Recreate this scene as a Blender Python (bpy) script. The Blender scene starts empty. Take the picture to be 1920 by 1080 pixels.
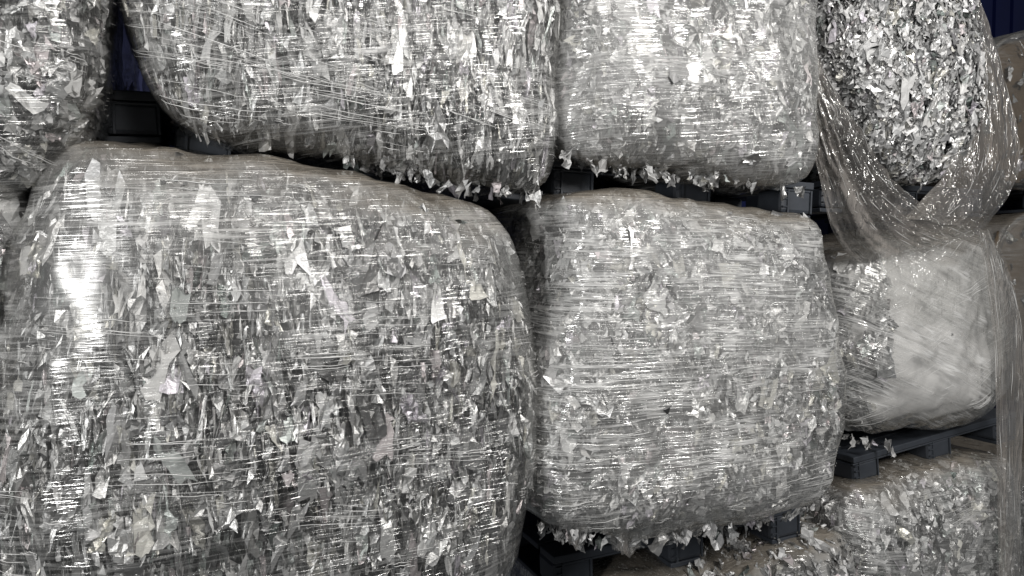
import bpy, math, random
import numpy as np
from mathutils import Vector, Matrix

random.seed(7)
RNG = np.random.default_rng(11)
SC = bpy.context.scene
COL = SC.collection
R = math.radians

# ------------------------------------------------------------------ camera
CAM = Vector((0.0, -2.05, 1.60))
YAW, PITCH, FPX = R(23), R(-2.45), 1400.0
cd = bpy.data.cameras.new('camera')
cd.sensor_width = 36.0
cd.lens = FPX / 1920 * 36.0
cd.clip_start, cd.clip_end = 0.05, 100
cam = bpy.data.objects.new('camera', cd)
COL.objects.link(cam)
FWD = Vector((math.sin(YAW) * math.cos(PITCH), math.cos(YAW) * math.cos(PITCH), math.sin(PITCH)))
RIGHT = Vector((math.cos(YAW), -math.sin(YAW), 0))
UP = RIGHT.cross(FWD)
cam.matrix_world = Matrix((
    (RIGHT.x, UP.x, -FWD.x, CAM.x), (RIGHT.y, UP.y, -FWD.y, CAM.y),
    (RIGHT.z, UP.z, -FWD.z, CAM.z), (0, 0, 0, 1)))
SC.camera = cam

# ------------------------------------------------------------------ light
w = bpy.data.worlds.new('World')
SC.world = w
w.use_nodes = True
nt = w.node_tree
nt.nodes['Background'].inputs['Color'].default_value = (0.92, 0.96, 1.0, 1)
nt.nodes['Background'].inputs['Strength'].default_value = 0.085


def lamp(name, loc, aim, size, watts, col=(1, 0.975, 0.955)):
    l = bpy.data.lights.new(name, 'AREA')
    l.shape = 'DISK'
    l.size = size
    l.energy = watts
    l.color = col
    o = bpy.data.objects.new(name, l)
    COL.objects.link(o)
    o.location = loc
    o.rotation_euler = (Vector(aim) - Vector(loc)).to_track_quat('-Z', 'Y').to_euler()
    return o


lamp('ceiling_lamp', (0.55, -2.6, 3.9), (0.6, 0, 1.4), 1.3, 66)
lamp('ceiling_lamp', (2.9, -3.3, 3.3), (1.5, 0, 1.4), 1.0, 122)
lamp('wall_lamp', (-2.26, -2.35, 1.80), (-0.24, -0.15, 1.53), 0.62, 72, (1, 0.99, 0.985))

SC.view_settings.view_transform = 'Standard'
SC.view_settings.look = 'None'
SC.view_settings.exposure = 0.0
SC.view_settings.gamma = 1.0
SC.view_settings.use_curve_mapping = False
SC.cycles.max_bounces = 8
SC.cycles.diffuse_bounces = 2
SC.cycles.glossy_bounces = 3
SC.cycles.transparent_max_bounces = 16
SC.cycles.transmission_bounces = 4
SC.cycles.sample_clamp_indirect = 4
SC.cycles.caustics_reflective = False
SC.cycles.caustics_refractive = False
SC.cycles.use_denoising = True


# ------------------------------------------------------------------ helpers
def px(x, y, Y):
    """world point seen at pixel (x, y) of the 1920 frame on the upright plane at depth Y"""
    d = FWD + RIGHT * ((x - 960) / FPX) + UP * ((540 - y) / FPX)
    t = (Y - CAM.y) / d.y
    p = CAM + d * t
    return np.array((p.x, p.y, p.z))


def hash3(ix, iy, iz, seed):
    n = (ix.astype(np.int64) * 374761393 + iy.astype(np.int64) * 668265263 + iz.astype(np.int64) * 2147483647 + seed * 1274126177) & 0xFFFFFFFF
    n = ((n ^ (n >> 13)) * 1274126177) & 0xFFFFFFFF
    n = ((n ^ (n >> 16)) * 2246822519) & 0xFFFFFFFF
    return ((n ^ (n >> 15)) & 0xFFFFFF) / float(0xFFFFFF)


def vnoise(P, scale, seed=0):
    q = P * np.asarray(scale)
    i = np.floor(q).astype(np.int64)
    f = q - i
    f = f * f * (3 - 2 * f)
    out = 0
    for dx in (0, 1):
        for dy in (0, 1):
            for dz in (0, 1):
                wgt = (f[..., 0] if dx else 1 - f[..., 0]) * (f[..., 1] if dy else 1 - f[..., 1]) * (f[..., 2] if dz else 1 - f[..., 2])
                out = out + wgt * hash3(i[..., 0] + dx, i[..., 1] + dy, i[..., 2] + dz, seed)
    return out * 2 - 1


def mesh_from(name, V, F, mats, attrs=None, smooth=False, mat_index=None):
    """V (n,3), F (m,4) or list"""
    me = bpy.data.meshes.new(name)
    if isinstance(F, np.ndarray):
        me.vertices.add(len(V))
        me.vertices.foreach_set('co', np.asarray(V, np.float32).ravel())
        k = F.shape[1]
        me.loops.add(F.size)
        me.loops.foreach_set('vertex_index', F.astype(np.int32).ravel())
        me.polygons.add(len(F))
        me.polygons.foreach_set('loop_start', np.arange(len(F), dtype=np.int32) * k)
        me.polygons.foreach_set('loop_total', np.full(len(F), k, np.int32))
        me.update(calc_edges=True)
    else:
        me.from_pydata([tuple(v) for v in V], [], F)
        me.update()
    for m in mats:
        me.materials.append(m)
    if attrs:
        for an, data in attrs.items():
            if data.ndim == 1:
                a = me.attributes.new(an, 'FLOAT', 'POINT')
                a.data.foreach_set('value', data.astype(np.float32))
            else:
                a = me.attributes.new(an, 'FLOAT_COLOR', 'POINT')
                a.data.foreach_set('color', data.astype(np.float32).ravel())
    if mat_index is not None:
        me.polygons.foreach_set('material_index', mat_index.astype(np.int32))
    me.polygons.foreach_set('use_smooth', np.full(len(me.polygons), smooth))
    me.update()
    return me


def link(name, me, parent=None):
    o = bpy.data.objects.new(name, me)
    COL.objects.link(o)
    if parent is not None:
        o.parent = parent
    return o


def thing(name, label, cat, loc=(0, 0, 0), group=None):
    o = bpy.data.objects.new(name, None)
    o.empty_display_size = 0.1
    COL.objects.link(o)
    o.location = loc
    o['label'] = label
    o['category'] = cat
    if group:
        o['group'] = group
    return o


# ------------------------------------------------------------------ materials
class NT:
    def __init__(s, name):
        s.m = bpy.data.materials.new(name)
        s.m.use_nodes = True
        s.t = s.m.node_tree
        s.t.nodes.clear()
        s.out = s.t.nodes.new('ShaderNodeOutputMaterial')

    def n(s, typ, **kw):
        nd = s.t.nodes.new(typ)
        for k, v in kw.items():
            setattr(nd, k, v)
        return nd

    def l(s, a, b):
        s.t.links.new(a, b)

    def math(s, op, a, b=None, c=None, clamp=False):
        nd = s.n('ShaderNodeMath', operation=op, use_clamp=clamp)
        for i, v in enumerate((a, b, c)):
            if v is None:
                continue
            if isinstance(v, (int, float)):
                nd.inputs[i].default_value = v
            else:
                s.l(v, nd.inputs[i])
        return nd.outputs[0]

    def noise(s, vec, scale, detail=2.0, rough=0.5):
        nd = s.n('ShaderNodeTexNoise')
        nd.inputs['Scale'].default_value = scale
        nd.inputs['Detail'].default_value = detail
        nd.inputs['Roughness'].default_value = rough
        s.l(vec, nd.inputs['Vector'])
        return nd.outputs[0]

    def mapping(s, vec, scale=(1, 1, 1), rot=(0, 0, 0), loc=(0, 0, 0)):
        nd = s.n('ShaderNodeMapping')
        nd.inputs['Scale'].default_value = scale
        nd.inputs['Rotation'].default_value = rot
        nd.inputs['Location'].default_value = loc
        s.l(vec, nd.inputs['Vector'])
        return nd.outputs[0]

    def attr(s, name):
        return s.n('ShaderNodeAttribute', attribute_name=name)


def mat_foil():
    k = NT('aluminium_foil')
    b = k.n('ShaderNodeBsdfPrincipled')
    a = k.attr('tint')
    k.l(a.outputs['Color'], b.inputs['Base Color'])
    met = k.attr('metal')
    k.l(met.outputs['Fac'], b.inputs['Metallic'])
    rr = k.math('MULTIPLY_ADD', met.outputs['Fac'], -0.20, 0.62)
    k.l(rr, b.inputs['Roughness'])
    tc = k.n('ShaderNodeTexCoord')
    n1 = k.noise(tc.outputs['Object'], 70, 3, 0.6)
    n2 = k.noise(k.mapping(tc.outputs['Object'], (60, 60, 14)), 1.0, 2)
    h = k.math('ADD', n1, k.math('MULTIPLY', n2, 0.8))
    bp = k.n('ShaderNodeBump')
    bp.inputs['Strength'].default_value = 0.28
    bp.inputs['Distance'].default_value = 0.01
    k.l(h, bp.inputs['Height'])
    k.l(bp.outputs[0], b.inputs['Normal'])
    k.l(b.outputs[0], k.out.inputs[0])
    return k.m


def mat_core():
    k = NT('packed_foil')
    b = k.n('ShaderNodeBsdfPrincipled')
    tc = k.n('ShaderNodeTexCoord')
    wp = k.noise(tc.outputs['Object'], 14, 2)
    vv = k.n('ShaderNodeVectorMath', operation='MULTIPLY_ADD')
    k.l(wp, vv.inputs[0])
    vv.inputs[1].default_value = (0.05, 0.05, 0.05)
    k.l(tc.outputs['Object'], vv.inputs[2])
    n = k.noise(k.mapping(vv.outputs[0], (75, 75, 11)), 1.0, 3, 0.6)
    vo = k.n('ShaderNodeTexVoronoi')
    vo.inputs['Scale'].default_value = 1.0
    k.l(k.mapping(vv.outputs[0], (60, 60, 17)), vo.inputs['Vector'])
    cr = k.n('ShaderNodeValToRGB')
    cr.color_ramp.elements[0].position = 0.38
    cr.color_ramp.elements[0].color = (0.04, 0.04, 0.041, 1)
    cr.color_ramp.elements[1].position = 0.62
    cr.color_ramp.elements[1].color = (0.62, 0.62, 0.61, 1)
    k.l(n, cr.inputs[0])  # shade in the creases put into the colour: bump hollows near black
    k.l(cr.outputs[0], b.inputs['Base Color'])
    b.inputs['Metallic'].default_value = 0.8
    b.inputs['Roughness'].default_value = 0.38
    h = k.math('ADD', n, k.math('MULTIPLY', vo.outputs['Distance'], 0.7))
    bp = k.n('ShaderNodeBump')
    bp.inputs['Strength'].default_value = 1.0
    bp.inputs['Distance'].default_value = 0.03
    k.l(h, bp.inputs['Height'])
    k.l(bp.outputs[0], b.inputs['Normal'])
    k.l(b.outputs[0], k.out.inputs[0])
    return k.m


def mat_film(name, tilt=0.0, milk=0.08, line=0.55, bump=0.6, gloss=1.6, dust=0.5, vert=False, dens=1.0, crinkle=0.38, fcol=(0.66, 0.66, 0.645), rough=0.12):
    """clear stretch film: transparent, glossy, milky where it is bunched into stretched lines"""
    k = NT(name)
    tc = k.n('ShaderNodeTexCoord')
    v = k.mapping(tc.outputs['Object'], rot=(0, tilt, 0))
    if vert:
        sA, sB, sC = (38, 38, 5), (14, 14, 2.2), (5, 5, 3)
    else:
        sA, sB, sC = (3.2, 3.2, 95 * dens), (2.0, 2.0, 38 * dens), (4, 4, 9)
    nA = k.noise(k.mapping(v, sA), 1.0, 2.5, 0.55)
    nB = k.noise(k.mapping(v, sB, loc=(3, 1, 7)), 1.0, 2.0, 0.5)
    nC = k.noise(k.mapping(v, sC, loc=(9, 4, 2)), 1.0, 3.0, 0.6)
    nD = k.noise(tc.outputs['Object'], 20, 1.5, 0.5)          # crinkle

    def ridge(n, width):
        d = k.math('ABSOLUTE', k.math('SUBTRACT', n, 0.5))
        return k.math('SUBTRACT', 1.0, k.math('DIVIDE', d, width), clamp=True)
    rA = ridge(nA, 0.06)
    rB = ridge(nB, 0.04)
    msk = k.n('ShaderNodeMapRange')
    msk.inputs[1].default_value = 0.40
    msk.inputs[2].default_value = 0.62
    k.l(nC, msk.inputs[0])
    hz = k.attr('haze').outputs['Fac']
    lines = k.math('MULTIPLY', k.math('ADD', k.math('MULTIPLY', rA, 0.75), rB, clamp=True), msk.outputs[0])
    lines = k.math('MULTIPLY', lines, k.math('MULTIPLY_ADD', hz, 0.7, 0.3))
    # height
    h = k.math('ADD', k.math('MULTIPLY', nA, 0.25), k.math('MULTIPLY', nB, 0.4))
    h = k.math('ADD', h, k.math('MULTIPLY', rB, 0.30))
    h = k.math('ADD', h, k.math('MULTIPLY', rA, 0.16))
    h = k.math('ADD', h, k.math('MULTIPLY', nD, crinkle))
    bp = k.n('ShaderNodeBump')
    taut = k.attr('taut').outputs['Fac']
    k.l(k.math('MULTIPLY', bump, k.math('MULTIPLY_ADD', taut, -0.85, 1.0)), bp.inputs['Strength'])
    bp.inputs['Distance'].default_value = 0.012
    k.l(h, bp.inputs['Height'])
    # body
    tr = k.n('ShaderNodeBsdfTransparent')
    tr.inputs[0].default_value = (0.97, 0.97, 0.965, 1)
    df = k.n('ShaderNodeBsdfDiffuse')
    k.l(bp.outputs[0], df.inputs['Normal'])
    # settled dust on upward faces
    ge = k.n('ShaderNodeNewGeometry')
    sx = k.n('ShaderNodeSeparateXYZ')
    k.l(ge.outputs['Normal'], sx.inputs[0])
    du = k.n('ShaderNodeMapRange')
    du.inputs[1].default_value = 0.30
    du.inputs[2].default_value = 0.85
    k.l(sx.outputs[2], du.inputs[0])
    dus = k.math('MULTIPLY', du.outputs[0], k.math('MULTIPLY', k.math('ADD', nD, 0.4), dust), clamp=True)
    mc = k.n('ShaderNodeMix', data_type='RGBA')
    mc.inputs[6].default_value = fcol + (1,)
    mc.inputs[7].default_value = (0.235, 0.21, 0.175, 1)
    k.l(du.outputs[0], mc.inputs[0])
    k.l(mc.outputs[2], df.inputs[0])
    op = k.math('MULTIPLY_ADD', lines, line, k.math('MULTIPLY', hz, milk * 2))
    op = k.math('ADD', op, dus, clamp=True)
    op = k.math('MINIMUM', op, 0.9)
    mx = k.n('ShaderNodeMixShader')
    k.l(op, mx.inputs[0])
    k.l(tr.outputs[0], mx.inputs[1])
    k.l(df.outputs[0], mx.inputs[2])
    fr = k.n('ShaderNodeFresnel')
    k.l(k.math('MULTIPLY_ADD', ge.outputs['Backfacing'], -0.8333, 1.5), fr.inputs[0])
    k.l(bp.outputs[0], fr.inputs['Normal'])
    gl = k.n('ShaderNodeBsdfGlossy')
    k.l(k.math('MULTIPLY_ADD', taut, 0.20, rough), gl.inputs['Roughness'])
    gl.inputs['Color'].default_value = (1, 1, 0.98, 1)
    k.l(bp.outputs[0], gl.inputs['Normal'])
    gf = k.math('MULTIPLY', fr.outputs[0], k.math('MULTIPLY_ADD', taut, 1.2 * gloss, gloss), clamp=True)
    gf = k.math('MINIMUM', gf, 0.6)
    m2 = k.n('ShaderNodeMixShader')
    k.l(gf, m2.inputs[0])
    k.l(mx.outputs[0], m2.inputs[1])
    k.l(gl.outputs[0], m2.inputs[2])
    k.l(m2.outputs[0], k.out.inputs[0])
    return k.m


def mat_simple(name, col, rough=0.5, metal=0.0, nscale=20, var=0.3, bump=0.1, stretch=(1, 1, 1)):
    k = NT(name)
    b = k.n('ShaderNodeBsdfPrincipled')
    tc = k.n('ShaderNodeTexCoord')
    n = k.noise(k.mapping(tc.outputs['Object'], stretch), nscale, 4, 0.6)
    mc = k.n('ShaderNodeMix', data_type='RGBA')
    mc.inputs[6].default_value = tuple(c * (1 - var) for c in col) + (1,)
    mc.inputs[7].default_value = tuple(min(1, c * (1 + var)) for c in col) + (1,)
    k.l(n, mc.inputs[0])
    k.l(mc.outputs[2], b.inputs['Base Color'])
    b.inputs['Roughness'].default_value = rough
    b.inputs['Metallic'].default_value = metal
    bp = k.n('ShaderNodeBump')
    bp.inputs['Strength'].default_value = bump
    bp.inputs['Distance'].default_value = 0.02
    k.l(n, bp.inputs['Height'])
    k.l(bp.outputs[0], b.inputs['Normal'])
    k.l(b.outputs[0], k.out.inputs[0])
    return k.m


def mat_strand():
    k = NT('bunched_film_glint')
    b = k.n('ShaderNodeBsdfPrincipled')
    b.inputs['Base Color'].default_value = (0.88, 0.88, 0.86, 1)  # white base colour stands in for glints on the bunched film
    b.inputs['Roughness'].default_value = 0.22
    tr = k.n('ShaderNodeBsdfTransparent')
    mx = k.n('ShaderNodeMixShader')
    mx.inputs[0].default_value = 0.8
    k.l(tr.outputs[0], mx.inputs[1])
    k.l(b.outputs[0], mx.inputs[2])
    k.l(mx.outputs[0], k.out.inputs[0])
    return k.m


FOIL = mat_foil()
CORE = mat_core()
STRAND = mat_strand()
PALLET = mat_simple('dark_blue_plastic', (0.036, 0.042, 0.052), 0.55, nscale=9, var=0.5, bump=0.08)
SACK = mat_simple('grey_white_sack', (0.76, 0.75, 0.73), 0.38, nscale=6, var=0.14, bump=0.7, stretch=(1.0, 1.0, 0.45))
NAVY = mat_simple('navy_paint', (0.003, 0.010, 0.085), 0.6, nscale=3, var=0.4)
CARD = mat_simple('dusty_brown_wrap', (0.17, 0.13, 0.09), 0.5, nscale=6, var=0.25, bump=0.3)


# ------------------------------------------------------------------ bale body
def smooth_outline(pts, n):
    P = np.array(pts, float)
    for _ in range(3):
        Q = np.roll(P, -1, 0)
        P = np.stack([P * 0.75 + Q * 0.25, P * 0.25 + Q * 0.75], 1).reshape(-1, 2)
    d = np.linalg.norm(np.roll(P, -1, 0) - P, axis=1)
    s = np.concatenate([[0], np.cumsum(d)])
    PP = np.vstack([P, P[:1]])
    t = np.linspace(0, s[-1], n, endpoint=False)
    return np.stack([np.interp(t, s, PP[:, i]) for i in (0, 1)], 1)


class Body:
    """closed bulged block: outline in XZ at depth Y, bulging front, straight sides going back"""

    def __init__(s, pts, Y, depth=0.95, bulge=0.14, na=168, lump=0.012, power=5.0, seed=0, tag=0):
        W = np.array([px(x, y, Y) for x, y in pts])
        o = smooth_outline(W[:, [0, 2]], na)
        c = (o.min(0) + o.max(0)) / 2
        s.cen = np.array((c[0], Y + depth / 2, c[1]))
        s.zmin, s.zmax = o[:, 1].min(), o[:, 1].max()
        s.xmin, s.xmax = o[:, 0].min(), o[:, 0].max()
        s.base = np.array((c[0], Y + depth / 2, s.zmin))
        sf = np.concatenate([np.linspace(0.02, 0.86, 34), 1 - 0.14 * (1 - np.linspace(0, 1, 15)[1:]) ** 1.7])
        yf = Y - bulge * np.clip(1 - sf ** power, 0, 1) ** 0.62
        sb = np.full(18, 1.0)
        yb = np.linspace(Y + 0.03, Y + depth - 0.1, 18)
        se = np.array([0.985, 0.94, 0.85, 0.6, 0.3, 0.02])
        ye = Y + depth - 0.1 * np.array([0.5, 0.2, 0.08, 0.0, 0.0, 0.0])
        S = np.concatenate([sf, sb, se])
        YY = np.concatenate([yf, yb, ye])
        nt_ = len(S)
        V = np.zeros((nt_, na, 3))
        V[:, :, 0] = c[0] + (o[None, :, 0] - c[0]) * S[:, None]
        V[:, :, 2] = c[1] + (o[None, :, 1] - c[1]) * S[:, None]
        V[:, :, 1] = YY[:, None]
        s.na, s.nt = na, nt_
        i = np.arange(nt_ - 1)[:, None] * na
        j = np.arange(na)[None, :]
        j2 = (j + 1) % na
        s.F = np.stack([i + j, i + na + j, i + na + j2, i + j2], -1).reshape(-1, 4)
        s.V = V.reshape(-1, 3)
        s.N = s.normals(s.V)
        if s.N[0, 1] > 0:
            s.F = s.F[:, ::-1].copy()
            s.N = -s.N
        # lumps
        d = vnoise(s.V, 3.3, seed + 2) * lump * 1.6 + vnoise(s.V, 7.0, seed) * lump + vnoise(s.V, 17.0, seed + 1) * lump * 0.55
        s.V = s.V + s.N * d[:, None]
        s.N = s.normals(s.V)
        s.seed = seed

    def normals(s, V):
        a, b, c, d = (V[s.F[:, i]] for i in range(4))
        n = np.cross(c - a, d - b)
        N = np.zeros_like(V)
        for i in range(4):
            np.add.at(N, s.F[:, i], n)
        return N / (np.linalg.norm(N, axis=1, keepdims=True) + 1e-12)

    def sample(s, n, rng, front=0.0, ymax=None):
        V, F = s.V, s.F
        a, b, c, d = (V[F[:, i]] for i in range(4))
        cr = np.cross(c - a, d - b)
        ar = np.linalg.norm(cr, axis=1) / 2
        fn = cr / (2 * ar[:, None] + 1e-12)
        cen = (a + b + c + d) / 4
        view = np.array(CAM) - cen
        view /= np.linalg.norm(view, axis=1, keepdims=True)
        facing = (fn * view).sum(1)
        wgt = ar * np.clip(facing + 0.35, 0, 1)
        yd = cen[:, 1] - V[:, 1].min()
        wgt = wgt * np.where(yd < 0.40, 1, np.where(yd < 0.75, 0.35, 0.05))
        wgt /= wgt.sum()
        k = rng.choice(len(F), n, p=wgt)
        u, v = rng.random(n), rng.random(n)
        P = (a[k] * ((1 - u) * (1 - v))[:, None] + b[k] * (u * (1 - v))[:, None] + c[k] * (u * v)[:, None] + d[k] * ((1 - u) * v)[:, None])
        N = s.N
        NN = (N[F[k, 0]] + N[F[k, 1]] + N[F[k, 2]] + N[F[k, 3]]) / 4
        NN /= np.linalg.norm(NN, axis=1, keepdims=True)
        return P, NN


TINTS = np.array([[0.78, 0.78, 0.76], [0.70, 0.70, 0.69], [0.62, 0.63, 0.62], [0.82, 0.81, 0.78],
                  [0.80, 0.78, 0.68], [0.80, 0.70, 0.70], [0.60, 0.66, 0.62], [0.72, 0.67, 0.74],
                  [0.30, 0.30, 0.30], [0.18, 0.22, 0.20]])
TP = np.array([0.28, 0.22, 0.16, 0.12, 0.055, 0.03, 0.035, 0.03, 0.05, 0.02])
TP = TP / TP.sum()
TINTS = TINTS * 0.65 + TINTS.mean(1, keepdims=True) * 0.35


def flakes(P, N, wd, ht, rng, yawsd=0.5, pitchsd=0.25, rollsd=0.35, off=(-0.026, 0.002), nu=4, nv=6, crumple=0.13, curl=0.5, point=0.5, dull=0.5, lim=0.006, jit=0.12, vary=0.72, bright=1.0):
    """crumpled scraps; returns V (n, nu*nv, 3), F for one scrap, tint, metal"""
    n = len(P)
    Z = np.array((0, 0, 1.0))
    tv = Z - N * (N @ Z)[:, None]
    weak = np.linalg.norm(tv, axis=1) < 0.25
    tv[weak] = np.array((0, 1.0, 0.3))
    tv -= N * (tv * N).sum(1)[:, None]
    tv /= np.linalg.norm(tv, axis=1, keepdims=True)
    tu = np.cross(tv, N)

    def rot(a, b, ang):
        c, s_ = np.cos(ang)[:, None], np.sin(ang)[:, None]
        return a * c + b * s_, b * c - a * s_
    ang = rng.normal(0, rollsd, n)
    tu, tv = rot(tu, tv, ang)
    n2, tu = rot(N, tu, rng.normal(0, yawsd, n))
    n2, tv = rot(n2, tv, rng.normal(0.12, pitchsd, n))
    u = np.linspace(-0.5, 0.5, nu)
    v = np.linspace(-0.5, 0.5, nv)
    U, Vv = np.meshgrid(u, v)                       # nv, nu
    U = np.broadcast_to(U, (n, nv, nu)).copy()
    Vv = np.broadcast_to(Vv, (n, nv, nu)).copy()
    # outline: width varies with height, some come to a point
    pw = np.where(rng.random(n) < point, rng.uniform(0.7, 1.0, n), rng.uniform(0, 0.45, n))
    flip = np.where(rng.random(n) < 0.5, 1, -1)
    wid = 1 - pw[:, None, None] * np.clip(0.5 - flip[:, None, None] * Vv, 0, 1) ** 1.2
    skew = rng.normal(0, 0.25, n)[:, None, None]
    U2 = U * wid + skew * Vv
    U2 += rng.normal(0, jit, U.shape) * 0.7
    V2 = Vv + rng.normal(0, jit, U.shape) * 0.6
    fold = rng.uniform(-0.25, 0.25, n)[:, None, None]
    fa = rng.normal(0, curl, n)[:, None, None]
    Wd = fa * np.abs(U2 - fold) + rng.normal(0, curl * 0.4, n)[:, None, None] * (Vv ** 2)
    Wd = Wd + rng.normal(0, crumple, U.shape)
    sz = np.minimum(wd, ht * 0.6)[:, None, None]
    o = rng.uniform(off[0], off[1], n)
    base = P + N * o[:, None]
    X = (base[:, None, None, :] + tu[:, None, None, :] * (U2 * wd[:, None, None])[..., None]
         + tv[:, None, None, :] * (V2 * ht[:, None, None])[..., None]
         + n2[:, None, None, :] * (Wd * sz)[..., None])
    if lim is not None:
        dd = ((X - P[:, None, None, :]) * N[:, None, None, :]).sum(-1)
        ex = np.maximum(dd - lim, 0)
        X = X - N[:, None, None, :] * (ex * 0.93)[..., None]
    X = X.reshape(n, nu * nv, 3)
    i = np.arange(nv - 1)[:, None] * nu
    j = np.arange(nu - 1)[None, :]
    F = np.stack([i + j, i + j + 1, i + nu + j + 1, i + nu + j], -1).reshape(-1, 4)
    k = rng.choice(len(TINTS), n, p=TP)
    tint = TINTS[k] * (1 - vary * rng.random(n) ** 1.3)[:, None] * bright
    metal = np.where(rng.random(n) < dull, rng.uniform(0.1, 0.5, n), rng.uniform(0.7, 0.95, n))
    return X, F, np.clip(tint, 0, 0.92), metal


def flake_mesh(name, X, F, tint, metal, org):
    n, k, _ = X.shape
    FF = (F[None] + (np.arange(n) * k)[:, None, None]).reshape(-1, 4)
    T = np.concatenate([np.repeat(tint, k, 0), np.ones((n * k, 1))], 1)
    return mesh_from(name, (X - org).reshape(-1, 3), FF, [FOIL], {'tint': T, 'metal': np.repeat(metal, k)})


def strands(body, n, rng, tilt=0.0, length=(0.03, 0.25), rad=(0.0003, 0.0011), lift=0.012, sag=0.0, per=7, ttilt=0.05):
    """thin white ropes of bunched film on the wrapped surface, drawn for its streak highlights"""
    ncl = max(4, n // per)
    P0, N0 = body.sample(ncl, rng)
    ci = rng.integers(0, ncl, n)
    sp = rng.uniform(0.010, 0.05, ncl)[ci]
    P, N = P0[ci].copy(), N0[ci]
    P[:, 2] += rng.normal(0, 1, n) * sp
    P[:, 0] += rng.normal(0, 0.03, n)
    keep = (np.abs(N[:, 2]) < 0.6) & (P[:, 2] < body.zmax - 0.05) & (P[:, 2] > body.zmin + 0.04)
    P, N, ci = P[keep], N[keep], ci[keep]
    cl_t = rng.normal(0, ttilt, ncl)[ci]
    cl_L = rng.random(ncl)[ci]
    n = len(P)
    # surface lookup on a coarse set of points: follow the surface by nearest vertex
    vis = (body.V[:, 1] < body.V[:, 1].min() + 0.6)
    VV, VN = body.V[vis], body.N[vis]
    ns = 9
    L = (length[0] + (length[1] - length[0]) * cl_L ** 2) * rng.uniform(0.3, 1.1, n)
    t = np.linspace(-0.5, 0.5, ns)
    T = np.cross(np.array((0, 0, 1.0)), -N)
    T = np.cross(N, np.array((0, 0, 1.0)))
    T /= np.linalg.norm(T, axis=1, keepdims=True) + 1e-9
    T *= -np.sign(T[:, 0:1] + 1e-9) * -1
    tl = np.tan(tilt + cl_t + rng.normal(0, 0.012, n))
    if sag:
        tl = tl + sag * (P[:, 2] - body.cen[2])
    Q = P[:, None, :] + T[:, None, :] * (L[:, None] * t)[..., None]
    Q[:, :, 2] += (L[:, None] * t) * tl[:, None]
    flat = Q.reshape(-1, 3)
    idx = np.empty(len(flat), int)
    for s0 in range(0, len(flat), 400):
        f = flat[s0:s0 + 400]
        d = ((f[:, None, :] - VV[None]) ** 2).sum(-1)
        idx[s0:s0 + 400] = d.argmin(1)
    nn = VN[idx]
    dist = ((flat - VV[idx]) * nn).sum(1)
    flat = flat - nn * (dist - lift - rng.uniform(0, 0.003, len(flat)))[:, None]
    flat[:, 2] += rng.normal(0, 0.0006, len(flat))
    Q = flat.reshape(n, ns, 3)
    r = rng.uniform(rad[0], rad[1], n)[:, None] * np.sin(np.linspace(0.12, math.pi - 0.12, ns))[None] ** 0.5
    nn = nn.reshape(n, ns, 3)
    Zv = np.array((0, 0, 1.0))
    V = np.stack([Q + Zv * r[..., None], Q - Zv * r[..., None], Q + nn * (r * 1.0)[..., None]], 2)   # n, ns, 3, 3
    i = np.arange(ns - 1)[:, None] * 3
    j = np.arange(3)[None]
    j2 = (j + 1) % 3
    F = np.stack([i + j, i + 3 + j, i + 3 + j2, i + j2], -1).reshape(-1, 4)
    FF = (F[None] + (np.arange(n) * ns * 3)[:, None, None]).reshape(-1, 4)
    return V.reshape(-1, 3), FF


BALES = 'film wrapped bales of foil scrap stacked on pallets'


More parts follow.
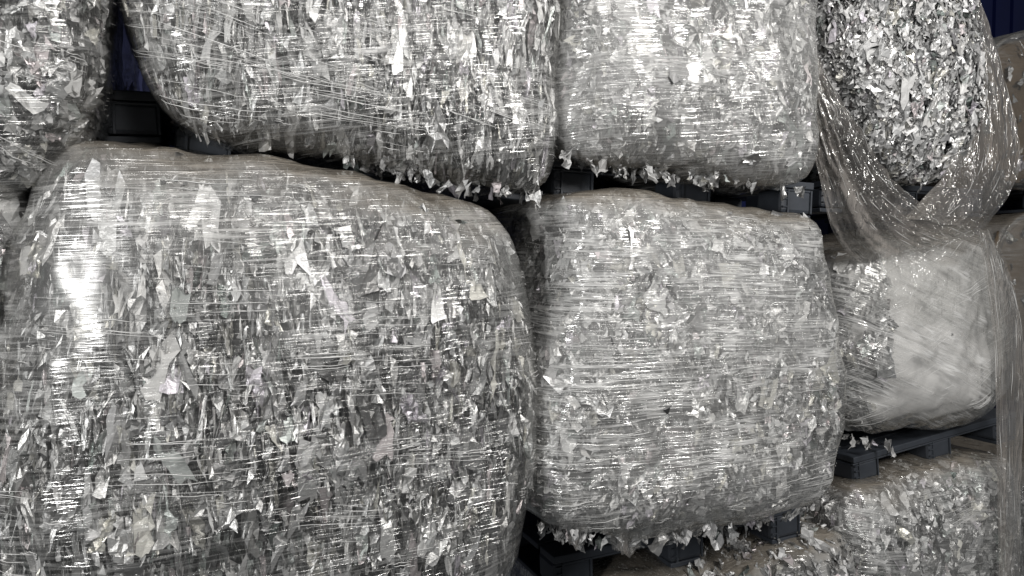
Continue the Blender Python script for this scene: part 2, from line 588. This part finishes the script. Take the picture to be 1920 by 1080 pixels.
def bale(label, pts, Y, depth=0.95, bulge=0.14, power=5.0, lump=0.012, nfl=2600, nbig=60, size=(0.018, 0.05), tall=2.2,
         fk=None, film=None, haze=None, nstr=350, sk=None, seed=0, shell=0.012, body_mat=None, sack=False, hang=0, hangspan=None, sliver=0, taut=None, bigsize=(0.05, 0.10)):
    rng = np.random.default_rng(100 + seed)
    B = Body(pts, Y, depth, bulge, lump=lump, power=power, seed=seed)
    org = B.base
    root = thing('scrap_bale', label, 'bale', org, BALES)
    # core
    me = mesh_from('packed_core', B.V - B.N * 0.035 - org, B.F, [body_mat or CORE], smooth=True)
    link('sack' if sack else 'packed_core', me, root)
    fk = dict(fk or {})
    only = fk.pop('where', None)
    if nfl:
        P, N = B.sample(nfl, rng)
        if only is not None:
            m = only(P, B)
            P, N = P[m], N[m]
        n = len(P)
        wd = rng.uniform(size[0], size[1], n) * rng.choice([0.6, 1.0, 1.3], n, p=[0.45, 0.4, 0.15])
        ht = wd * rng.uniform(0.8, tall, n) + 0.01
        if sliver:
            sl = rng.random(n) < sliver
            wd = np.where(sl, rng.uniform(0.005, 0.014, n), wd)
            ht = np.where(sl, rng.uniform(0.04, 0.11, n), ht)
        X, F, ti, mt = flakes(P, N, wd, ht, rng, **fk)
        o = link('foil_scraps', flake_mesh('foil_scraps', X, F, ti, mt, org), root)
        o['kind'] = 'stuff'
    if nbig:
        P, N = B.sample(nbig * 4, rng)
        flat_ = N[:, 1] < -0.86
        P, N = P[flat_], N[flat_]
        if only is not None:
            m = only(P, B)
            P, N = P[m], N[m]
        P, N = P[:nbig], N[:nbig]
        n = len(P)
        wd = rng.uniform(bigsize[0], bigsize[1], n)
        ht = wd * rng.uniform(0.9, max(1.4, tall * 0.8), n)
        kk = dict(fk)
        kk.update(jit=0.065, off=(-0.014, 0.000), nu=6, nv=8, crumple=0.12, yawsd=0.42, pitchsd=0.22, curl=0.7, dull=0.3)
        X, F, ti, mt = flakes(P, N, wd, ht, rng, **kk)
        for i in range(n):
            link('foil_sheet', flake_mesh('foil_sheet', X[i:i + 1], F, ti[i:i + 1], mt[i:i + 1], org), root)
    if hang:
        # torn scraps hanging out below the front edge
        hx = rng.uniform(hangspan[0], hangspan[1], hang)
        for i in range(hang):
            # front lower edge at this x
            x, y = hx[i], np.interp(hx[i], [q[0] for q in hangspan[2]], [q[1] for q in hangspan[2]])
            p = px(x, y, Y - bulge * 0.3 + rng.uniform(-0.02, 0.16)) + np.array((0, 0, rng.normal(-0.004, 0.010)))
            s_ = rng.uniform(0.012, 0.034) * (1.5 if rng.random() < 0.15 else 1)
            X, F, ti, mt = flakes(p[None] + np.array([[0, 0, -s_ * 0.3]]), np.array([[0.1, -0.98, -0.1]]), np.array([s_]), np.array([s_ * rng.uniform(1.0, 2.2)]), rng,
                                  yawsd=0.7, pitchsd=0.35, rollsd=0.5, off=(0, 0.01), nu=4, nv=5, crumple=0.14, curl=0.8, point=0.7, dull=0.6, lim=None, bright=0.75)
            link('hanging_scrap', flake_mesh('hanging_scrap', X, F, ti, mt, org), root)
    if film is not None:
        SV = B.V + B.N * (shell + 0.004 * vnoise(B.V, 22.0, seed + 5))[:, None]
        zz = (SV[:, 2] - B.zmin) / (B.zmax - B.zmin)
        xx = (SV[:, 0] - B.xmin) / (B.xmax - B.xmin)
        hz = haze(xx, zz) if haze else np.full(len(SV), 0.5)
        hz = np.clip(hz * (1 + 0.7 * vnoise(SV, (4, 4, 6), seed + 9)), 0, 1.2)
        V, F, mi = SV, B.F, np.zeros(len(B.F))
        if nstr:
            QV, QF = strands(B, nstr, rng, lift=shell + 0.002, **(sk or {}))
            F = np.vstack([F, QF + len(V)])
            V = np.vstack([V, QV])
            hz = np.concatenate([hz, np.zeros(len(QV))])
            mi = np.concatenate([mi, np.ones(len(QF))])
        tt = np.zeros(len(V))
        if taut:
            tp = px(*taut[0])
            tt = np.exp(-(((V - tp) * np.array((1, 0.6, 0.8))) ** 2).sum(1) / taut[1] ** 2)
        me = mesh_from('stretch_film', V - org, F, [film, STRAND], {'haze': hz, 'taut': tt}, smooth=True, mat_index=mi)
        link('stretch_film', me, root)
    return root, B


# ------------------------------------------------------------------ back wall
def box(V, F, x0, x1, y0, y1, z0, z1, bev=0.0):
    b = len(V)
    V += [(x0, y0, z0), (x1, y0, z0), (x1, y1, z0), (x0, y1, z0), (x0, y0, z1), (x1, y0, z1), (x1, y1, z1), (x0, y1, z1)]
    F += [(b, b + 3, b + 2, b + 1), (b + 4, b + 5, b + 6, b + 7), (b, b + 1, b + 5, b + 4), (b + 1, b + 2, b + 6, b + 5), (b + 2, b + 3, b + 7, b + 6), (b + 3, b, b + 4, b + 7)]


V, F = [], []
x = -4.0
while x < 9:
    box(V, F, x, x + 0.20, 2.75, 2.80, -0.6, 4.2)
    box(V, F, x + 0.202, x + 0.248, 2.78, 2.80, -0.6, 4.2)
    x += 0.25
o = link('back_wall', mesh_from('back_wall', V, F, [NAVY]))
o['label'] = 'dark navy ribbed wall behind the stacked bales'
o['category'] = 'wall'

# ------------------------------------------------------------------ bales
def gradz(lo, hi, p=1.0):
    return lambda x, z: lo + (hi - lo) * np.clip(z, 0, 1) ** p


def line(*p):
    return list(p)


FILM_T2 = mat_film('stretch_film_a', tilt=R(9), milk=0.05, line=0.55, bump=0.55, dens=1.0)
FILM_T3 = mat_film('stretch_film_b', tilt=R(5), milk=0.17, line=0.5, bump=0.5)
FILM_LL = mat_film('stretch_film_c', tilt=R(3), milk=0.06, line=0.5, bump=0.6)
FILM_C = mat_film('stretch_film_d', tilt=R(-1), milk=0.115, line=0.85, bump=0.55, dens=1.0)
FILM_R = mat_film('stretch_film_e', tilt=R(-22), milk=0.10, line=0.8, bump=0.5, dens=0.7)
FILM_RB = mat_film('stretch_film_g', tilt=R(-9), milk=0.09, line=0.7, bump=0.6)
FILM_DULL = mat_film('stretch_film_f', tilt=R(2), milk=0.08, line=0.3, bump=0.6, dust=0.8)
FILM_VEIL = mat_film('veil_film', milk=0.03, line=0.4, bump=0.5, vert=True, dust=0.0, gloss=1.1, crinkle=0.4, rough=0.10)
FILM_LOOSE = mat_film('loose_film', milk=0.25, line=0.32, bump=1.0, vert=True, dust=0.0, gloss=3.0, crinkle=0.2, rough=0.14, fcol=(0.52, 0.48, 0.44))

# upper tier
bale('dark silver bale at the upper left corner, beside the black gap above the biggest bale',
     [(-420, -620), (100, -640), (180, -500), (192, -100), (194, 40), (186, 150), (160, 225), (120, 275), (60, 335), (-20, 380), (-300, 420), (-430, 300)], -0.02,
     nfl=1500, nbig=40, size=(0.02, 0.05), tall=1.9, film=FILM_T2, haze=gradz(0.5, 0.6), nstr=250, sk=dict(tilt=R(-12)), seed=1,
     fk=dict(rollsd=0.5, yawsd=0.5, dull=0.5))
bale('wide upper bale of long upright foil strips, its left side tapering beside the black gap',
     [(215, -560), (640, -600), (1000, -560), (1036, -350), (1037, 200), (1028, 320), (1000, 352), (900, 340), (760, 308), (620, 285), (480, 268), (345, 228), (285, 150), (235, 0), (205, -300)], 0.03,
     nfl=4400, nbig=90, size=(0.010, 0.030), tall=4.5, film=FILM_T2, haze=gradz(0.55, 0.6), nstr=650, sk=dict(tilt=R(-9), length=(0.05, 0.35)), seed=2, sliver=0.4,
     fk=dict(rollsd=0.12, yawsd=0.6, pitchsd=0.18, dull=0.45, point=0.4), bigsize=(0.03, 0.07),
     hang=70, hangspan=(640, 1010, [(640, 290), (760, 315), (900, 350), (1000, 362)]))
bale('pale upper bale between two upper neighbours, torn scraps fringing its bottom edge above a pallet',
     [(1040, -430), (1270, -420), (1500, -380), (1512, -200), (1516, 200), (1508, 320), (1480, 342), (1300, 322), (1120, 298), (1056, 280), (1044, 200)], 0.03,
     nfl=4200, nbig=90, size=(0.016, 0.045), tall=2.4, film=FILM_T3, haze=gradz(0.6, 0.9), nstr=380, sk=dict(tilt=R(-6)), seed=3,
     fk=dict(rollsd=0.3, yawsd=0.45, pitchsd=0.25, dull=0.5, vary=0.75, bright=1.1),
     hang=80, hangspan=(1050, 1500, [(1050, 290), (1120, 305), (1300, 330), (1500, 350)]))
T4, B4 = bale('upper bale of bare silvery foil flakes with its film torn open',
     [(1480, -330), (1640, -340), (1765, -300), (1790, -60), (1808, 60), (1815, 180), (1802, 285), (1764, 333), (1690, 335), (1620, 290), (1560, 210), (1515, 100), (1490, -100)], 0.36,
     nfl=6200, nbig=40, size=(0.018, 0.052), tall=2.0, film=None, seed=4, power=3.4, bulge=0.22,
     fk=dict(rollsd=0.4, yawsd=0.42, pitchsd=0.25, dull=0.6, off=(-0.018, 0.006), lim=0.014, vary=0.5, bright=1.0), bigsize=(0.05, 0.09),
     hang=14, hangspan=(1680, 1790, [(1680, 335), (1790, 335)]))
bale('dusty brown wrapped bale at the far upper right, beyond the bare foil flakes',
     [(1835, 85), (1960, 52), (2250, 10), (2290, 340), (1950, 352), (1845, 345)], 0.95, nfl=300, nbig=0, film=FILM_DULL, haze=gradz(0.2, 0.2), nstr=10, seed=5, body_mat=CARD, bulge=0.06)

# middle tier
bale('dim bale at the left edge, pressed behind the biggest bale',
     [(-520, 400), (-60, 350), (40, 345), (62, 420), (40, 510), (14, 600), (4, 800), (0, 1200), (-500, 1240)], 0.04,
     nfl=700, nbig=15, film=FILM_T2, haze=gradz(0.4, 0.4), nstr=60, seed=6)
bale('biggest bulging bale, upright scraps under clear film, white glare on its left shoulder',
     [(130, 262), (250, 262), (400, 283), (650, 322), (800, 360), (895, 388), (945, 440), (980, 530), (1003, 650), (1012, 760), (1000, 870), (965, 1000), (925, 1090), (850, 1180), (300, 1250), (60, 1230), (0, 1100), (-15, 900), (-10, 700), (5, 560), (45, 410), (80, 315)], 0.0,
     bulge=0.20, power=4.0, nfl=3900, nbig=100, size=(0.015, 0.05), tall=3.4, film=FILM_LL,
     haze=lambda x, z: 0.25 + 0.75 * np.clip((z - 0.5) / 0.3, 0, 1), nstr=480, sk=dict(tilt=R(-3), length=(0.03, 0.28)), seed=7, sliver=0.5, taut=((160, 535, -0.14), 0.17),
     fk=dict(rollsd=0.10, yawsd=0.85, pitchsd=0.2, dull=0.22, point=0.5, vary=0.85, bright=0.92), bigsize=(0.03, 0.075))
C_ROOT, _ = bale('square pale bale right of the biggest bale, milky with dense level film lines',
     [(1046, 392), (1062, 370), (1150, 361), (1300, 372), (1470, 396), (1506, 408), (1524, 450), (1546, 545), (1562, 680), (1568, 770), (1552, 862), (1538, 930), (1450, 950), (1300, 985), (1150, 1002), (1040, 988), (1000, 955), (992, 850), (1000, 700), (1016, 560), (1034, 460)], 0.0,
     bulge=0.15, power=6, nfl=4600, nbig=100, size=(0.014, 0.042), tall=2.2, film=FILM_C,
     haze=lambda x, z: 0.6 + 0.5 * np.clip((z - 0.3) / 0.5, 0, 1), nstr=600, sk=dict(tilt=R(0), length=(0.015, 0.16), sag=-0.12, per=4), seed=8,
     fk=dict(rollsd=0.4, yawsd=0.5, pitchsd=0.28, dull=0.45, vary=0.8, bright=1.1),
     hang=95, hangspan=(1010, 1550, [(1010, 985), (1150, 1012), (1300, 1000), (1450, 965), (1550, 935)]))
bale('smooth grey white sack bale under loose film, with foil scraps packed along its left side',
     [(1545, 500), (1640, 440), (1800, 430), (1858, 470), (1886, 560), (1880, 700), (1850, 765), (1760, 803), (1680, 798), (1600, 808), (1566, 780), (1540, 650)], 0.42,
     bulge=0.18, power=3.5, lump=0.018, nfl=1500, nbig=25, size=(0.02, 0.05), tall=2, film=FILM_R, haze=gradz(0.7, 0.8), nstr=420, sk=dict(tilt=R(24), length=(0.05, 0.28)), seed=9, sack=True, body_mat=SACK,
     fk=dict(where=lambda P, B: P[:, 0] < B.xmin + 0.23 + 0.10 * vnoise(P, 6.0, 3) + 0.05 * vnoise(P, 19.0, 4), off=(-0.012, 0.012)),
     hang=30, hangspan=(1575, 1680, [(1575, 810), (1680, 840)]))
bale('tan grey wrapped bale at the right edge, seen past the hanging film',
     [(1850, 408), (2000, 400), (2250, 400), (2260, 760), (1870, 780)], 0.95, nfl=200, nbig=0, film=FILM_DULL, haze=gradz(0.9, 1.0), nstr=40, seed=10, body_mat=CARD, bulge=0.06)
bale('dim bale deep in the gap between the biggest bale and the centre bale',
     [(880, 445), (1000, 425), (1120, 430), (1140, 560), (1130, 760), (900, 800), (860, 600)], 1.05, nfl=500, nbig=0, film=FILM_DULL, haze=gradz(0.6, 0.7), nstr=30, seed=11, bulge=0.06, depth=0.7)

# lower tier
bale('low bale under the centre bale, its top open with loose foil scraps',
     [(1140, 1085), (1210, 1062), (1350, 1048), (1440, 1030), (1495, 996), (1560, 995), (1600, 1050), (1620, 1400), (1100, 1420), (1110, 1120)], 0.28,
     nfl=1500, nbig=30, size=(0.02, 0.05), tall=1.8, film=FILM_T3, haze=lambda x, z: np.where(x > 0.72, 0.9, 0.3), nstr=90, seed=12, fk=dict(rollsd=0.8, yawsd=0.7, pitchsd=0.6, off=(-0.01, 0.03), lim=0.04, where=lambda P, B: P[:, 0] > B.xmin + 0.36 + 0.06 * vnoise(P, 7.0, 5)))
bale('bale at the lower right corner, dusty top rising to the right beneath a pallet',
     [(1572, 922), (1640, 908), (1750, 872), (1850, 850), (1892, 866), (1910, 1000), (1900, 1320), (1560, 1340), (1563, 1100)], 0.38,
     bulge=0.12, nfl=1900, nbig=45, size=(0.02, 0.05), tall=1.8, film=FILM_RB, haze=gradz(0.5, 0.7), nstr=420, sk=dict(tilt=R(9), length=(0.05, 0.3)), seed=13, bigsize=(0.07, 0.14), fk=dict(bright=1.2, vary=0.45, dull=0.4))
bale('shadowed bale at the lower right edge behind the hanging film strip',
     [(1880, 830), (2200, 810), (2230, 1360), (1890, 1380)], 0.85, nfl=500, nbig=0, film=FILM_DULL, haze=gradz(0.6, 0.7), nstr=40, seed=14, bulge=0.06)


# ------------------------------------------------------------------ pallets
PG = 'dark plastic pallets between the bales'


def bevelled(name, V, F, parent, width=0.006):
    me = mesh_from(name, V, F, [PALLET])
    o = link(name, me, parent)
    m = o.modifiers.new('bevel', 'BEVEL')
    m.width = width
    m.segments = 2
    m.limit_method = 'ANGLE'
    return o


def make_pallet():
    root = thing('plastic_pallet', 'x', 'pallet', (0, 0, 0), PG)
    L, D, H = 1.12, 0.95, 0.145
    V, F = [], []
    box(V, F, -L / 2, L / 2, 0, 0.12, H - 0.028, H)
    for i in range(5):
        box(V, F, -L / 2, L / 2, 0.14 + i * 0.165, 0.28 + i * 0.165, H - 0.024, H)
    box(V, F, -L / 2, L / 2, 0.004, 0.02, H - 0.04, H - 0.03)
    bevelled('deck', V, F, root, 0.004)
    V, F = [], []
    for xx in (-L / 2 + 0.002, -0.07, L / 2 - 0.142):
        box(V, F, xx, xx + 0.14, 0.01, D - 0.01, 0, 0.02)
    bevelled('runners', V, F, root, 0.004)
    for yy in (0.006, 0.40, 0.80):
        for xx in (-L / 2 + 0.004, -0.075, L / 2 - 0.154):
            V, F = [], []
            box(V, F, xx, xx + 0.15, yy, yy + 0.14, 0.022, H - 0.030)
            ob = bevelled('block', V, F, root, 0.015)
            if yy > 0.1:
                continue
            for q in ((0.026, 0.034, 0.024, H - 0.032), (0.140, 0.147, 0.024, H - 0.032), (0.004, 0.0255, 0.045, 0.050), (0.004, 0.0255, 0.075, 0.080), (0.004, 0.0255, 0.100, 0.105)):
                V, F = [], []
                box(V, F, xx + q[0], xx + q[1], yy - 0.006, yy + 0.001, q[2], q[3])
                bevelled('rib', V, F, ob, 0.001)
    return root


def copy_tree(o, parent=None):
    c = o.copy()
    COL.objects.link(c)
    if parent is not None:
        c.parent = parent
    for ch in list(o.children):
        copy_tree(ch, c)
    return c


proto = make_pallet()
spots = [
    ('dark pallet between the upper left corner bale and the biggest bale', (250, 268), 0.30, -2, 0),
    ('dark pallet under the wide upper bale, above the biggest bale', (700, 345), 0.22, 4, 0),
    ('dark blue pallet whose blocks show above the square pale bale in the centre', (1300, 398), 0.16, 2, 0),
    ('dark pallet under the torn open bale of bare foil flakes', (1700, 402), 0.62, 0, 0),
    ('black pallet under the centre bale, hidden behind a fringe of scraps', (1290, 1062), 0.25, -2, 0),
    ('dark pallet at the right edge between the two brown wrapped bales', (2060, 400), 0.98, 0, 0),
    ('dark pallet under the grey white sack bale, blocks and slot showing', (1765, 868), 0.42, -6, 0),
]
for i, (lab, (sx, sy), Y, roll, yaw) in enumerate(spots):
    r_ = proto if i == 0 else copy_tree(proto)
    r_['label'] = lab
    r_.location = px(sx, sy, Y)
    r_.rotation_euler = (0, R(roll), R(yaw))

# ------------------------------------------------------------------ loose film
def sheet(rows, nu, nv, fold=0.018, freq=9, seed=0, ropes=60, ragged=0.0):
    """rows: list of lines of (x, y, Y) pixel points from top to bottom; a smooth sheet through them with folds running down"""
    rng = np.random.default_rng(seed)
    G = np.array([[px(*p) for p in r] for r in rows])          # m, k, 3
    m, k, _ = G.shape

    def resample(A, n):
        t = np.linspace(0, len(A) - 1, n)
        out = np.zeros((n,) + A.shape[1:])
        for a_, tt in enumerate(t):
            i = int(min(math.floor(tt), len(A) - 2))
            f = tt - i
            p0, p1, p2, p3 = A[max(i - 1, 0)], A[i], A[i + 1], A[min(i + 2, len(A) - 1)]
            out[a_] = 0.5 * (2 * p1 + (p2 - p0) * f + (2 * p0 - 5 * p1 + 4 * p2 - p3) * f * f + (3 * p1 - p0 - 3 * p2 + p3) * f ** 3)
        return out
    H = resample(G, nv)
    H = resample(H.transpose(1, 0, 2), nu).transpose(1, 0, 2)   # nv, nu, 3
    if ragged:
        uu = np.linspace(0, 1, nu)
        e = vnoise(np.stack([uu * 7, uu * 0, uu * 0 + seed], -1), 1.0, 3) + 0.6 * vnoise(np.stack([uu * 19, uu * 0, uu * 0 + seed], -1), 1.0, 4)
        wv = np.clip((np.linspace(0, 1, nv) - 0.6) / 0.4, 0, 1) ** 1.5
        H = H + (H[-1] - H[-12])[None] / np.linalg.norm(H[-1] - H[-12], axis=1)[None, :, None] * (ragged * e[None, :] * wv[:, None])[..., None]
    du = np.gradient(H, axis=1)
    dv = np.gradient(H, axis=0)
    N = np.cross(du, dv)
    N /= np.linalg.norm(N, axis=2, keepdims=True) + 1e-9
    u = np.linspace(0, 1, nu)[None, :]
    v = np.linspace(0, 1, nv)[:, None]
    q = np.stack([np.broadcast_to(u * freq, (nv, nu)), np.broadcast_to(v * 1.6, (nv, nu)), np.full((nv, nu), seed * 3.1)], -1)
    n1 = vnoise(q, 1.0, seed)
    n2 = vnoise(q * np.array([2.7, 2.0, 1]), 1.0, seed + 1)
    n3 = vnoise(q * np.array([5.0, 9.0, 1]), 1.0, seed + 2)
    n4 = vnoise(q * np.array([7.0, 2.2, 1]), 1.0, seed + 6)
    d = fold * ((1 - np.abs(n1) * 2) * 0.7 + n2 * 0.8 + (1 - 2 * np.abs(n3)) * 0.3) + 0.004 * (1 - 2 * np.abs(n4))
    H = H + N * d[..., None]
    i = np.arange(nv - 1)[:, None] * nu
    j = np.arange(nu - 1)[None]
    F = np.stack([i + j, i + j + 1, i + nu + j + 1, i + nu + j], -1).reshape(-1, 4)
    hz = 0.45 + 0.4 * vnoise(q * np.array([0.7, 1.5, 1]), 1.0, seed + 3)
    V = H.reshape(-1, 3)
    hz = hz.ravel()
    mi = np.zeros(len(F))
    # white ropes along the folds, added as the film's highlights
    VV, FF = [], []
    nb = len(V)
    for _ in range(ropes):
        c = rng.uniform(0.02, 0.98)
        v0 = rng.uniform(0, 0.9)
        v1 = min(1.0, v0 + rng.uniform(0.015, 0.11))
        dr = rng.normal(0, 0.02)
        tt = np.linspace(0, 1, 10)
        vi = (v0 + (v1 - v0) * tt) * (nv - 1)
        ui = np.clip(c + dr * tt, 0, 1) * (nu - 1)
        a0, b0 = np.minimum(vi.astype(int), nv - 2), np.minimum(ui.astype(int), nu - 2)
        fv, fu = (vi - a0)[:, None], (ui - b0)[:, None]
        Pp = (H[a0, b0] * (1 - fv) * (1 - fu) + H[a0 + 1, b0] * fv * (1 - fu) + H[a0, b0 + 1] * (1 - fv) * fu + H[a0 + 1, b0 + 1] * fv * fu)
        nn = N[a0, b0]
        nn = nn * np.sign(-nn[:, 1:2] + 1e-9)
        sd = np.cross(nn, np.gradient(Pp, axis=0))
        sd /= np.linalg.norm(sd, axis=1, keepdims=True) + 1e-9
        r = rng.uniform(0.0004, 0.0016) * np.sin(np.linspace(0.15, math.pi - 0.15, 10))[:, None]
        Pp = Pp + nn * 0.002
        VV.append(np.stack([Pp + sd * r, Pp - sd * r, Pp + nn * r], 1).reshape(-1, 3))
        ii = np.arange(9)[:, None] * 3
        jj = np.arange(3)[None]
        FF.append(np.stack([ii + jj, ii + 3 + jj, ii + 3 + (jj + 1) % 3, ii + (jj + 1) % 3], -1).reshape(-1, 4) + nb)
        nb += 30
    V = np.vstack([V] + VV)
    F = np.vstack([F] + FF)
    mi = np.concatenate([mi, np.ones(len(F) - len(mi))])
    hz = np.concatenate([hz, np.zeros(len(V) - len(hz))])
    return V, F, hz, mi


lf = thing('loose_film', 'torn clear film drooping off the bare flakes bale, knotted above the grey sack', 'plastic film', px(1840, 440, 0.2))
org = np.array(lf.location)
for nm, rows, kw in [
    ('film_swag', [[(1500, 60, 0.26), (1515, 90, 0.22), (1535, 120, 0.22)],
                   [(1512, 220, 0.24), (1560, 215, 0.18), (1615, 245, 0.22)],
                   [(1535, 330, 0.24), (1610, 335, 0.16), (1690, 350, 0.20)],
                   [(1560, 430, 0.28), (1670, 430, 0.17), (1780, 412, 0.17)],
                   [(1610, 500, 0.30), (1730, 468, 0.20), (1840, 440, 0.16)]], dict(nu=60, nv=90, fold=0.022, freq=8, seed=31, ropes=70)),
    ('film_curtain', [[(1770, -60, 0.24), (1800, -60, 0.26), (1826, -40, 0.34)],
                      [(1780, 80, 0.22), (1840, 80, 0.24), (1872, 90, 0.34)],
                      [(1796, 200, 0.20), (1866, 210, 0.22), (1908, 220, 0.34)],
                      [(1790, 300, 0.20), (1856, 310, 0.22), (1914, 310, 0.32)],
                      [(1740, 370, 0.18), (1820, 385, 0.18), (1885, 385, 0.26)],
                      [(1700, 410, 0.17), (1790, 420, 0.16), (1845, 432, 0.17)]], dict(nu=50, nv=90, fold=0.02, freq=6, seed=33, ropes=50)),
    ('film_strip', [[(1836, 428, 0.165), (1848, 432, 0.16), (1858, 428, 0.17)],
                    [(1846, 500, 0.18), (1872, 510, 0.16), (1900, 520, 0.22)],
                    [(1866, 640, 0.20), (1888, 640, 0.18), (1925, 640, 0.24)],
                    [(1870, 800, 0.20), (1888, 800, 0.18), (1920, 800, 0.22)],
                    [(1872, 960, 0.20), (1890, 960, 0.18), (1916, 960, 0.22)],
                    [(1876, 1140, 0.20), (1895, 1140, 0.18), (1920, 1140, 0.22)]], dict(nu=40, nv=110, fold=0.012, freq=6, seed=35, ropes=50)),
    ('film_veil', [[(1815, 430, 0.18), (1838, 434, 0.165), (1856, 436, 0.18)],
                   [(1700, 470, 0.24), (1790, 490, 0.21), (1880, 500, 0.28)],
                   [(1630, 500, 0.255), (1760, 545, 0.205), (1892, 560, 0.28)],
                   [(1590, 530, 0.26), (1740, 600, 0.205), (1897, 640, 0.28)]], dict(nu=80, nv=80, fold=0.006, freq=12, seed=37, ropes=60, ragged=0.09))]:
    V, F, hz, mi = sheet(rows, **kw)
    link(nm, mesh_from(nm, V - org, F, [FILM_VEIL if nm == 'film_veil' else FILM_LOOSE, STRAND], {'haze': hz}, smooth=True, mat_index=mi), lf)

# torn flaps of film hanging under the centre bale
for k_, (xa, xb, ya, yb) in enumerate([(1046, 1120, 985, 1030), (1135, 1215, 992, 1046), (1225, 1330, 980, 1018), (1400, 1470, 950, 985)]):
    V, F, hz, mi = sheet([[(xa, ya - 34, -0.06), ((xa + xb) / 2, ya - 32, -0.08), (xb, ya - 36, -0.06)],
                          [(xa + 4, ya, -0.02), ((xa + xb) / 2 + 3, ya + 4, -0.05), (xb - 3, ya - 4, -0.02)],
                          [(xa + 14, yb - 14, 0.02), ((xa + xb) / 2, yb, -0.02), (xb - 18, yb - 18, 0.02)]], 30, 30, fold=0.006, freq=4, seed=60 + k_, ropes=8, ragged=0.012)
    link('film_flap', mesh_from('film_flap', V - np.array(C_ROOT.location), F, [FILM_LOOSE, STRAND], {'haze': hz}, smooth=True, mat_index=mi), C_ROOT)
